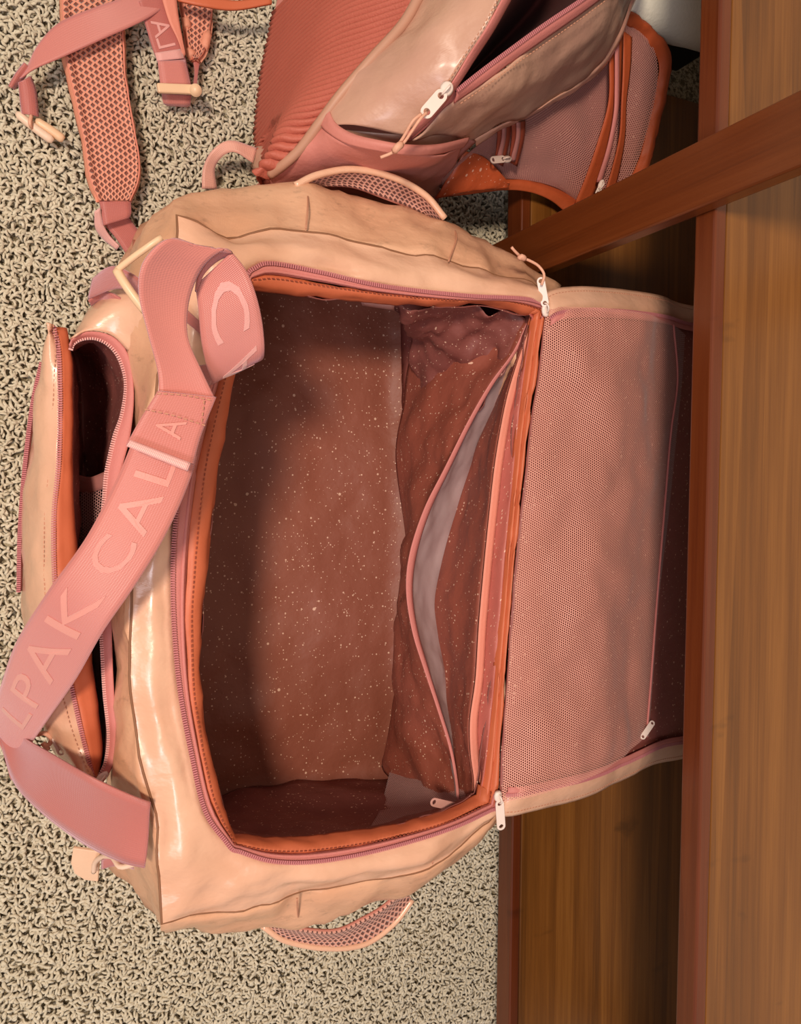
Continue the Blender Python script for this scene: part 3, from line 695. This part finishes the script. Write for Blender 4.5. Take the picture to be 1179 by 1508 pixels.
# riser, over the top, and the inner face coming back down
up1, gU = ribbon('shoulder_strap', [(234, 576, .342), (232, 545, .345), (218, 490, .355), (205, 435, .365), (208, 395, .375), (225, 368, .382), (245, 353, .384), (262, 352, .380)],
                 [(316, 586, .342), (298, 548, .345), (277, 498, .35), (277, 450, .356), (290, 408, .366), (308, 382, .374), (330, 368, .376), (342, 372, .372)], WEB, bag, n=80, m=10, bow=.0015)
up2, gV = ribbon('shoulder_strap', [(288, 420, .35), (292, 455, .345), (296, 500, .335), (303, 535, .325), (311, 562, .312), (300, 566, .300), (285, 540, .292)],
                 [(341, 371, .371), (362, 398, .366), (377, 435, .36), (386, 475, .35), (389, 515, .338), (383, 530, .322), (360, 530, .305)], WEB, bag, n=70, m=10, bow=.0)
# curl joining the outer and inner faces at the top
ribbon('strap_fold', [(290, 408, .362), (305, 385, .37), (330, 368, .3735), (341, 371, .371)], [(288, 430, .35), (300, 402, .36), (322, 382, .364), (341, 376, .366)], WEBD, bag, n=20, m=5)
sgV = 1 if normals(gV)[5, 30, 2] > 0 else -1
text_on(gV, 'C', .10, .46, .84, .20, LETTERP, up2, .0012, sgV)
text_on(gV, 'A', .60, .84, .86, .22, LETTERP, up2, .0012, sgV)
# strap anchors: webbing and cream hooks
ribbon('strap_anchor', [(300, 478, .275), (255, 440, .275), (205, 410, .265), (165, 392, .24), (137, 410, .2)], [(318, 515, .272), (275, 475, .272), (222, 445, .262), (178, 425, .235), (130, 440, .19)], WEBD, bag, n=40, m=6)
ribbon('strap_anchor', [(190, 448, .22), (165, 432, .215), (146, 430, .2), (130, 443, .19)], [(190, 462, .21), (165, 447, .205), (148, 442, .19), (134, 450, .18)], WEBD, bag, n=30, m=4)
tube('strap_hook', C([(172, 398, .275), (182, 415, .278), (198, 438, .28), (214, 458, .28)], 14), .0034, PLASTIC, bag, 10)
tube('strap_hook', C([(172, 398, .275), (195, 380, .285), (220, 362, .293), (238, 350, .295)], 14), .0024, PLASTIC, bag, 10)
M, L = frame(P(128, 1250, .12), P(124, 1294, .10), (-.3, 0, .95))
extr('hook_tab', [(0, -.012), (0, .012), (L, .013), (L * 1.0, .001), (L * .82, -.009), (L * .5, -.013)], [], M, .003, m_plain('pale_peach_plastic', srgb(240, 196, 164), .4), bag)
tube('strap_ring', C([(138, 1284, .12), (140, 1270, .13), (150, 1262, .145), (165, 1262, .165), (176, 1276, .18), (192, 1274, .185), (205, 1268, .195)], 30), .0024, m_plain('pale_peach_ring', srgb(238, 200, 176), .35), bag, 8)
ribbon('strap_anchor', [(150, 1266, .15), (175, 1255, .17), (205, 1262, .19)], [(150, 1280, .15), (172, 1275, .165), (200, 1280, .18)], WEBD, bag, n=12, m=3)

# ---------------------------------------------------------------- rose backpack
bp = thing('backpack', (.35, .42, 0), 'rose and cream backpack with ribbed back panel lying open above the duffel bag', 'backpack')
pipe = C([(700, -170, .28), (650, -60, .27), (618, -8, .265), (590, 40, .26), (545, 90, .25), (500, 142, .235), (470, 182, .22), (440, 222, .20), (415, 245, .185), (396, 259, .17)], 110)
lft = C([(440, -110, .03), (425, -60, .03), (408, 0, .03), (396, 60, .03), (386, 110, .03), (380, 160, .03), (377, 195, .03), (378, 214, .035), (383, 230, .06), (391, 248, .12)], 110)
mid = lft * .45 + pipe * .55 + np.array([-.018, .0, .022])
RG = rows_loft([lft, mid, pipe - [0, 0, .002]], 1)
def ribbed():
    # columns run down the panel; fine sampling along the column carries the ribs
    lo_, hi_ = min(lft[:, 1].min(), pipe[:, 1].min()), min(lft[:, 1].max(), pipe[:, 1].max()); yy = np.linspace(hi_, lo_, 800)
    def by_y(c):
        o = np.argsort(c[:, 1]); return np.stack([np.interp(yy, c[o, 1], c[o, 0]), yy, np.interp(yy, c[o, 1], c[o, 2])], 1)
    a = by_y(lft); c = by_y(pipe - np.array([0, 0, .002])); b = a * .45 + c * .55 + np.array([-.018, 0, .022]); G = rows_loft([a, b, c], 18)
    Nn = normals(G); Nn *= np.sign(Nn[..., 2:3])
    for i in range(len(G)):
        for j in range(800):
            py = G[i, j]
            ph = (py[1] + .0005 * math.sin(i * .5)) / .0060
            G[i, j] += Nn[i, j] * (.0034 * abs(math.sin(math.pi * ph)) + .0002 * math.sin(i * 12))
    return G
grid('back_panel', ribbed(), m_plain('ribbed_rose_mesh', srgb(188, 98, 80), .6, 500, .5), bp, thick=.001)
tube('edge_piping', pipe + [0, 0, .004], .0046, PIPING, bp, 8)
# bottom tab and hanging loop
ribbon('base_gusset', [(378, 216, .05), (405, 214, .09), (432, 206, .14)], [(370, 246, .04), (388, 262, .08), (408, 252, .15)], CREAMP, bp, n=16, m=5)
ribbon('hanging_loop', [(297, 278, .02), (299, 248, .03), (312, 222, .045), (338, 207, .055), (378, 218, .05)], [(319, 278, .02), (316, 250, .03), (326, 232, .045), (345, 224, .055), (372, 240, .05)], m_web('pink_loop_webbing', srgb(230, 160, 140), srgb(232, 170, 150)), bp, n=30, m=4)
# side panel
z1 = C([(800, -110, .36), (748, -20, .35), (716, 40, .34), (690, 80, .325), (662, 125, .31), (630, 165, .29), (596, 200, .27)], 80)
pl = cr(cr(pipe, 400)[90:320], 80)
pm = pl * .5 + z1 * .5 + np.array([-.004, 0, .012])
grid('side_panel', wrinkle(rows_loft([pl, pm, z1], 10), .006, 14, 13), CREAMP, bp, thick=.0014)
z1b = C([(815, -105, .352), (762, -18, .342), (728, 42, .332), (702, 82, .318), (672, 128, .304), (642, 168, .285), (604, 204, .265)], 80)
grid('zipper_tape', rows_loft([z1 + [0, 0, .001], z1 * .5 + z1b * .5 + [0, 0, .003], z1b], 3), ZIPTAPE, bp)
stitches(z1 + [-.004, .0, .0035], THREAD, bp)
z2 = C([(930, -55, .32), (862, -4, .315), (800, 38, .31), (745, 78, .305), (705, 108, .302), (672, 134, .30)], 70)
z2b = C([(940, -45, .313), (872, 8, .308), (810, 52, .303), (752, 92, .298), (712, 122, .296), (668, 152, .29)], 70)
grid('zipper_tape', rows_loft([z2, z2 * .5 + z2b * .5 + [0, 0, .002], z2b], 3), ZIPTAPE, bp)
teeth('zipper_teeth', z2 + [0, 0, .001], TEETH, bp)
stitches(z2b + [.003, -.002, .003], THREAD, bp)
# dark inside seen through the gap
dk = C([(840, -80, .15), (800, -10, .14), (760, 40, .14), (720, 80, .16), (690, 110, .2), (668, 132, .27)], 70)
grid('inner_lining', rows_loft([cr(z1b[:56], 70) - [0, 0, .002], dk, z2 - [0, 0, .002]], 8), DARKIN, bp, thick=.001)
# front compartment panel
e1 = C([(965, -70, .24), (928, -5, .24), (912, 45, .235), (885, 88, .225), (838, 130, .215), (780, 165, .21), (720, 192, .20), (690, 208, .195)], 80)
z2c = C([(940, -45, .313), (872, 8, .308), (810, 52, .303), (752, 92, .298), (712, 122, .296), (668, 152, .29), (630, 185, .275), (606, 205, .262)], 80)
em_ = z2c * .5 + e1 * .5 + np.array([0, 0, .014])
grid('front_panel', wrinkle(rows_loft([z2c, em_, e1], 10), .006, 15, 23), CREAMP, bp, thick=.0014)
e1b = C([(975, -60, .225), (936, 0, .225), (905, 75, .215), (868, 118, .205), (800, 160, .195), (742, 190, .19), (700, 214, .185)], 80)
grid('rolled_edge', wrinkle(rows_loft([e1, e1 * .5 + e1b * .5 + [0, 0, .005], e1b], 5), .002, 25, 3), m_coated('pink_cream_edge', srgb(228, 160, 138), srgb(232, 176, 148)), bp, thick=.0014)
fa, fb_ = cr(z1[58:], 30) - [0, 0, .004], cr(z2c[51:], 30) - [0, 0, .004]
tl = np.array([P(560, 220, .235), P(640, 224, .23), P(690, 212, .19)])
grid('inner_panel', rows_loft([fa, fa * .5 + fb_ * .5 - [0, 0, .003], fb_], 5), ZIPTAPE, bp, thick=.001)
grid('inner_panel', rows_loft([cr(np.array([P(500, 190, .235), P(560, 196, .25), P(600, 198, .255), P(650, 196, .24), P(690, 195, .2)]), 20), cr(np.array([P(500, 220, .215), P(560, 228, .23), P(600, 232, .235), P(650, 228, .22), P(688, 216, .185)]), 20)], 5), CREAMP, bp, thick=.001)
# side pocket
hem = C([(484, 160, .232), (494, 182, .24), (520, 198, .252), (560, 208, .268), (600, 214, .275), (645, 213, .262), (690, 202, .225)], 60)
hem2 = C([(470, 182, .222), (484, 196, .235), (512, 212, .248), (556, 222, .264), (600, 228, .272), (642, 226, .258), (682, 216, .22)], 60)
pb = C([(396, 262, .17), (410, 275, .16), (450, 285, .14), (500, 290, .12), (560, 290, .12), (610, 290, .11), (640, 285, .11)], 60)
grid('side_pocket', wrinkle(rows_loft([hem2 - [0, 0, .001], hem2 * .5 + pb * .5 + [0, 0, .01], pb], 10), .004, 16, 33), POCKET, bp, thick=.0014)
grid('pocket_hem', rows_loft([hem, hem * .5 + hem2 * .5 + [0, 0, .003], hem2], 4), POCKET, bp, thick=.002)
ribbon('corner_binding', [(700, 208, .2), (672, 235, .17), (645, 262, .14), (618, 284, .115)], [(684, 204, .215), (660, 225, .19), (632, 250, .16), (600, 280, .125)], m_plain('mauve_binding', srgb(200, 130, 122), .6), bp, n=30, m=4, thick=.002)
bpull = pull((655, 134, .318), (622, 172, .312), .0105, bp, up=(-.3, -.1, 1), cord=[(628, 166, .314), (618, 176, .316), (607, 192, .31), (596, 208, .303), (586, 219, .298), (575, 226, .294), (560, 232, .29)])
tube('cord', C([(620, 168, .316), (608, 178, .315), (598, 195, .308), (590, 208, .302), (582, 217, .299)], 20), .0013, CORD, bpull, 7)
tube('cord_knot', C([(590, 213, .302), (585, 217, .304), (581, 222, .3)], 6), .0030, CORD, bpull, 8)
# opened front flap lying over the lower shelf
fo = C([(905, -20, .21), (925, 12, .20), (958, 38, .19), (982, 68, .18), (989, 95, .172), (984, 125, .165), (975, 165, .155), (966, 205, .148), (955, 245, .142), (935, 285, .135), (900, 318, .128)], 80)
fi = C([(880, 0, .20), (905, 25, .195), (940, 48, .185), (962, 76, .175), (970, 98, .168), (966, 125, .161), (957, 165, .151), (948, 205, .144), (938, 240, .138), (920, 272, .131), (890, 300, .124)], 80)
fb = C([(640, 292, .125), (690, 286, .125), (740, 280, .125), (780, 283, .125), (812, 296, .122), (836, 316, .118), (858, 330, .114)], 60)
fbi = C([(655, 275, .13), (695, 270, .13), (742, 264, .128), (782, 266, .125), (815, 276, .121), (845, 292, .117), (870, 308, .113)], 60)
grid('flap_binding', wrinkle(rows_loft([fo, fo * .5 + fi * .5 + [0, 0, .004], fi], 5), .0022, 60, 3), ORANGEB, bp, thick=.0015)
grid('flap_binding', wrinkle(rows_loft([fb, fb * .5 + fbi * .5 + [0, 0, .003], fbi], 5), .0015, 40, 3), ORANGEB, bp, thick=.0015)
innr = cr(fi[:], 60)[::-1]
topn = C([(700, 205, .165), (740, 185, .175), (790, 160, .185), (840, 125, .19), (875, 85, .195), (885, 40, .2), (882, 2, .2)], 60)
a_ = cr(fbi, 60)
# net sheet spanned between the rolled edge and the bindings
net_rows = []
lo = C([(655, 275, .130), (742, 264, .128), (815, 276, .121), (870, 308, .113), (920, 272, .131), (948, 205, .144), (966, 125, .161), (962, 76, .175), (940, 48, .185), (882, 2, .2)], 90)
hi = C([(650, 262, .15), (690, 225, .165), (730, 195, .175), (780, 168, .18), (820, 140, .185), (850, 112, .19), (872, 80, .195), (885, 50, .2), (890, 25, .2), (882, 0, .2)], 90)
FNG = wrinkle(rows_loft([hi, hi * .5 + lo * .5 - [0, 0, .006], lo], 8), .004, 16, 8, (1, 1, 1), True)
grid('flap_net', FNG + [0, 0, .002], m_net('mauve_net', srgb(196, 132, 120), .0022, .33), bp, thick=0)
grid('flap_lining', FNG - [0, 0, .004], m_lining('flap_speckle', srgb(150, 92, 84), srgb(136, 80, 76)), bp, thick=.001)
ribbon('flap_band', [(897, 30, .212), (897, 90, .202), (896, 150, .188), (880, 210, .170), (862, 262, .148), (846, 300, .130)], [(917, 42, .206), (916, 90, .196), (912, 150, .182), (900, 205, .164), (888, 250, .148), (868, 300, .130)], ORANGEB, bp, n=40, m=4)
ribbon('zipper_tape', [(905, 62, .212), (905, 130, .196), (903, 170, .188), (893, 220, .172), (878, 268, .152)], [(911, 62, .212), (911, 130, .196), (909, 170, .188), (900, 220, .172), (886, 268, .152)], ZIPTAPE, bp, n=40, m=2)
ribbon('flap_band', [(916, 45, .203), (917, 100, .193), (915, 150, .183), (912, 200, .168), (902, 245, .152), (890, 285, .138)], [(930, 55, .2), (928, 100, .19), (922, 150, .18), (920, 200, .165), (914, 240, .15), (905, 280, .135)], ORANGEB, bp, n=40, m=4)
for xx in (744, 765):
    ribbon('flap_band', [(xx - 12, 182, .19), (xx - 12, 205, .178), (xx - 16, 238, .158)], [(xx + 8, 178, .19), (xx + 6, 205, .178), (xx - 4, 245, .155)], m_plain('deep_rust', srgb(150, 66, 44), .6), bp, n=16, m=3)
    ribbon('zipper_tape', [(xx - 5, 180, .194), (xx - 6, 205, .182), (xx - 14, 236, .162)], [(xx + 1, 180, .194), (xx, 205, .182), (xx - 7, 238, .162)], m_plain('dusty_tape', srgb(176, 112, 104), .6), bp, n=16, m=2)
pull((744, 234, .168), (722, 236, .17), .0075, bp, mat=m_plain('greyed_pull', srgb(206, 176, 160), .4))
pull((884, 275, .158), (878, 288, .156), .006, bp, slider=True)
# folded rust gusset corner
v0, v1, v2, v3 = P(684, 222, .165), P(716, 234, .16), P(750, 270, .14), P(640, 292, .128)
gg = rows_loft([cr([v0, v1, v2], 16), cr([v3 + (v0 - v3) * .3, v3 + (v2 - v3) * .5 + [0, 0, .006], v2], 16), cr([v3, v3 + (v2 - v3) * .5, v2 - [0, .004, .002]], 16)], 5)
grid('flap_gusset', wrinkle(gg, .003, 35, 4), m_lining('rust_speckle', srgb(190, 84, 44), srgb(176, 76, 42), .45, .8), bp)
pf = pb * [1, 1, 0] + [0, .015, .012]
grid('base_gusset', rows_loft([pb, pb * .5 + pf * .5 + [0, .006, 0], pf], 5), POCKET, bp, thick=.0014)
# unseen body so the bag is closed underneath
bl = C([(425, -60, .012), (408, 0, .012), (396, 60, .012), (386, 110, .012), (380, 160, .012), (385, 210, .012), (420, 230, .012)], 40)
br = C(Wl([(.47, .62, .012), (.47, .55, .012), (.47, .48, .012), (.46, .42, .012), (.46, .36, .012), (.45, .32, .012), (.40, .30, .012)]), 40)
grid('base_panel', rows_loft([bl, br], 3), POCKET, bp, thick=.002)

# backpack straps ------------------------------------------------------
def padded(Le, Re, z, tilt=0, tip=None):
    a, b = C(Z(Le, z), 90), C(Z(Re, z), 90); rows = []
    prof = [(0, -.004), (.04, .003), (.1, .005), (.16, .003), (.5, .004), (.84, .003), (.9, .005), (.96, .003), (1, -.004)]
    for s, h in prof: rows.append(a * (1 - s) + b * s + np.array([0, 0, h]))
    R_ = rows_loft(rows, 3); R_ = wrinkle(R_, .0012, 40, 5)
    o = grid('shoulder_pad', R_, PADM, bp, thick=.005, offset=-1)
    k0, k1 = 4, len(R_) - 5
    grid('pad_mesh', R_[k0:k1] + [0, 0, .0025], AIR, o, thick=.001)
    for k in (k0, k1): tube('pad_stitch_line', R_[k] + [0, 0, .002], .0012, BIND, o, 6)
    return o
padded([(84, -40), (88, 30), (92, 85), (105, 145), (118, 205), (128, 262), (143, 298)], [(188, -40), (186, 40), (187, 100), (196, 170), (207, 228), (206, 268), (192, 298)], .028)
ribbon('strap_webbing', [(146, 296, .03), (150, 320, .03), (152, 332, .028)], [(192, 294, .03), (193, 312, .03), (190, 320, .028)], WEBD, bp, n=14, m=5, thick=.003)
ribbon('strap_webbing', [(152, 330, .016), (170, 350, .014), (188, 378, .012)], [(186, 316, .016), (200, 335, .014), (222, 362, .012)], WEBD, bp, n=14, m=5, thick=.002)
ribbon('strap_webbing', [(139, 312, .034), (140, 335, .022), (152, 352, .012), (172, 368, .010)], [(147, 306, .036), (152, 330, .026), (162, 348, .018), (176, 362, .014)], m_web('pale_pink_tape', srgb(232, 170, 160), srgb(232, 176, 166)), bp, n=20, m=3)
ribbon('strap_webbing', [(30, 116, .035), (50, 102, .042), (92, 84, .048), (148, 59, .052), (210, 31, .05), (250, 5, .045), (275, -15, .04)], [(42, 97, .035), (56, 67, .042), (87, 34, .048), (140, 11, .052), (180, -3, .05), (215, -25, .045), (235, -50, .04)], WEB, bp, n=60, m=8)
# folded end and toggle
ribbon('strap_webbing', [(36, 92, .04), (24, 108, .038), (14, 128, .034)], [(44, 100, .036), (34, 116, .032), (20, 131, .026)], WEBD, bp, n=14, m=3, thick=.003)
ribbon('strap_webbing', [(28, 122, .034), (30, 145, .03), (33, 168, .026)], [(44, 112, .034), (52, 135, .03), (56, 172, .026)], WEBD, bp, n=20, m=5, thick=.003, bow=.004)
tg = tube('toggle_bar', C([(24, 166, .024), (48, 186, .024), (78, 208, .022)], 12), np.array([.002] + [.0042] * 10 + [.003]), m_plain('pale_toggle', srgb(240, 206, 180), .4), bp, 10)
tube('toggle_bar', C([(52, 178, .022), (72, 190, .022), (94, 206, .02)], 12), np.array([.003] + [.0045] * 10 + [.003]), PLASTIC, bp, 10)
tube('toggle_cord', C([(46, 170, .03), (44, 182, .032), (48, 190, .024)], 10), .0018, CORD, bp, 6)
# lettered strap with buckle
sL, gL = ribbon('strap_webbing', [(240, 130, .036), (233, 95, .04), (224, 70, .042), (212, 30, .046), (204, 2, .05)], [(281, 124, .036), (273, 88, .04), (262, 52, .042), (250, 15, .046), (244, -12, .05)], WEBD, bp, n=50, m=8, thick=.002)
sg = 1 if normals(gL)[5, 20, 2] > 0 else -1
text_on(gL, 'CALPAK'[1:3][::-1] if False else 'LA', .44, .76, .20, .80, LETTERP, sL, .0014, sg)
ribbon('strap_hem', [(228, 78, .044), (231, 90, .0435)], [(267, 72, .044), (271, 86, .0435)], LETTERP, bp, n=6, m=4, thick=.001)
ribbon('strap_webbing', [(232, 90, .044), (236, 126, .040)], [(272, 88, .044), (281, 126, .040)], WEB, bp, n=8, m=4, thick=.0015)
bk1 = box('buckle_bar', -.0195, .0195, -.0048, .0048, -.0025, .0025, PLASTIC, bp, .0018)
Mx, _ = frame(P(235, 130, .044), P(283, 132, .044)); bk1.matrix_local = Mx @ Matrix.Translation((.017, 0, 0))
btn = tube('buckle_button', [P(288, 133, .036), P(288, 133, .050)], .0062, PLASTIC, bp, 18)
ribbon('strap_webbing', [(238, 138, .03), (240, 150, .026), (246, 154, .018)], [(281, 140, .03), (280, 152, .026), (278, 156, .018)], WEB, bp, n=10, m=4, thick=.003)
padded([(262, -40), (264, 0), (270, 40), (276, 75), (284, 90)], [(312, -40), (312, 10), (308, 50), (300, 78), (290, 90)], .022)
ribbon('strap_webbing', [(283, 84, .02), (286, 105, .022), (284, 128, .03)], [(296, 84, .02), (292, 105, .022), (290, 128, .03)], WEBD, bp, n=14, m=3)
ribbon('strap_webbing', [(236, -10, .055), (248, 30, .052), (262, 60, .048), (270, 85, .042)], [(258, -20, .055), (262, 20, .052), (268, 55, .048), (273, 80, .043)], BIND, bp, n=20, m=4)
ribbon('strap_webbing', [(255, -8, .05), (300, -6, .055), (350, 2, .055), (400, -8, .06)], [(262, 2, .05), (300, 10, .055), (345, 15, .055), (400, 6, .06)], ORANGE, bp, n=24, m=4, thick=.003)

# ---------------------------------------------------------------- pale cushion and floor shadow block behind the rack
def cushion():
    c = np.array([.70, .65, .17]); rx, ry, rz = .17, .145, .05; nu, nv = 48, 20; rows = []
    for i in range(nv + 1):
        ph = -math.pi / 2 + math.pi * i / nv; r = []
        for j in range(nu):
            th = 2 * math.pi * j / nu; k = 4.
            q = (abs(math.cos(th)) ** k + abs(math.sin(th)) ** k) ** (-1 / k) * (abs(math.cos(ph)) ** .6)
            r.append(c + [rx * q * math.cos(th), ry * q * math.sin(th), rz * math.sin(ph)])
        rows.append(r)
    return wrinkle(np.array(rows), .004, 12, 2)
cu = grid('cushion', cushion(), m_plain('cream_boucle', srgb(246, 238, 218), .8, 260, .5), None, closed=True, thick=0)
cu['label'] = 'cream fabric cushion behind the rack, beyond the lower shelf end'; cu['category'] = 'cushion'
st = box('floor_shadow_block', .60, .85, .58, .76, .003, .07, m_plain('floor_shadow_black', srgb(30, 26, 24), .6), None, .004); st['label'] = 'dark block added as the floor shadow under the cream cushion behind the rack'; st['category'] = 'shadow block'  # dark block added in place of the floor shadow past the shelf end

# put every thing's empty at its base without moving its parts
bpy.context.view_layer.update()
for o in list(COL.objects):
    if o.type == 'EMPTY' and 'base' in o:
        b = Vector(o['base']); o.location = b
        for c in o.children: c.location = c.location - b
        del o['base']

wr = box('added_wall_right', .91, .96, -1.4, 1.4, -.03, 2.3, m_plain('warm_white_paint', srgb(214, 202, 184), .9), None, 0); wr['kind'] = 'structure'  # unseen wall, added to cut the ambient light around the rack
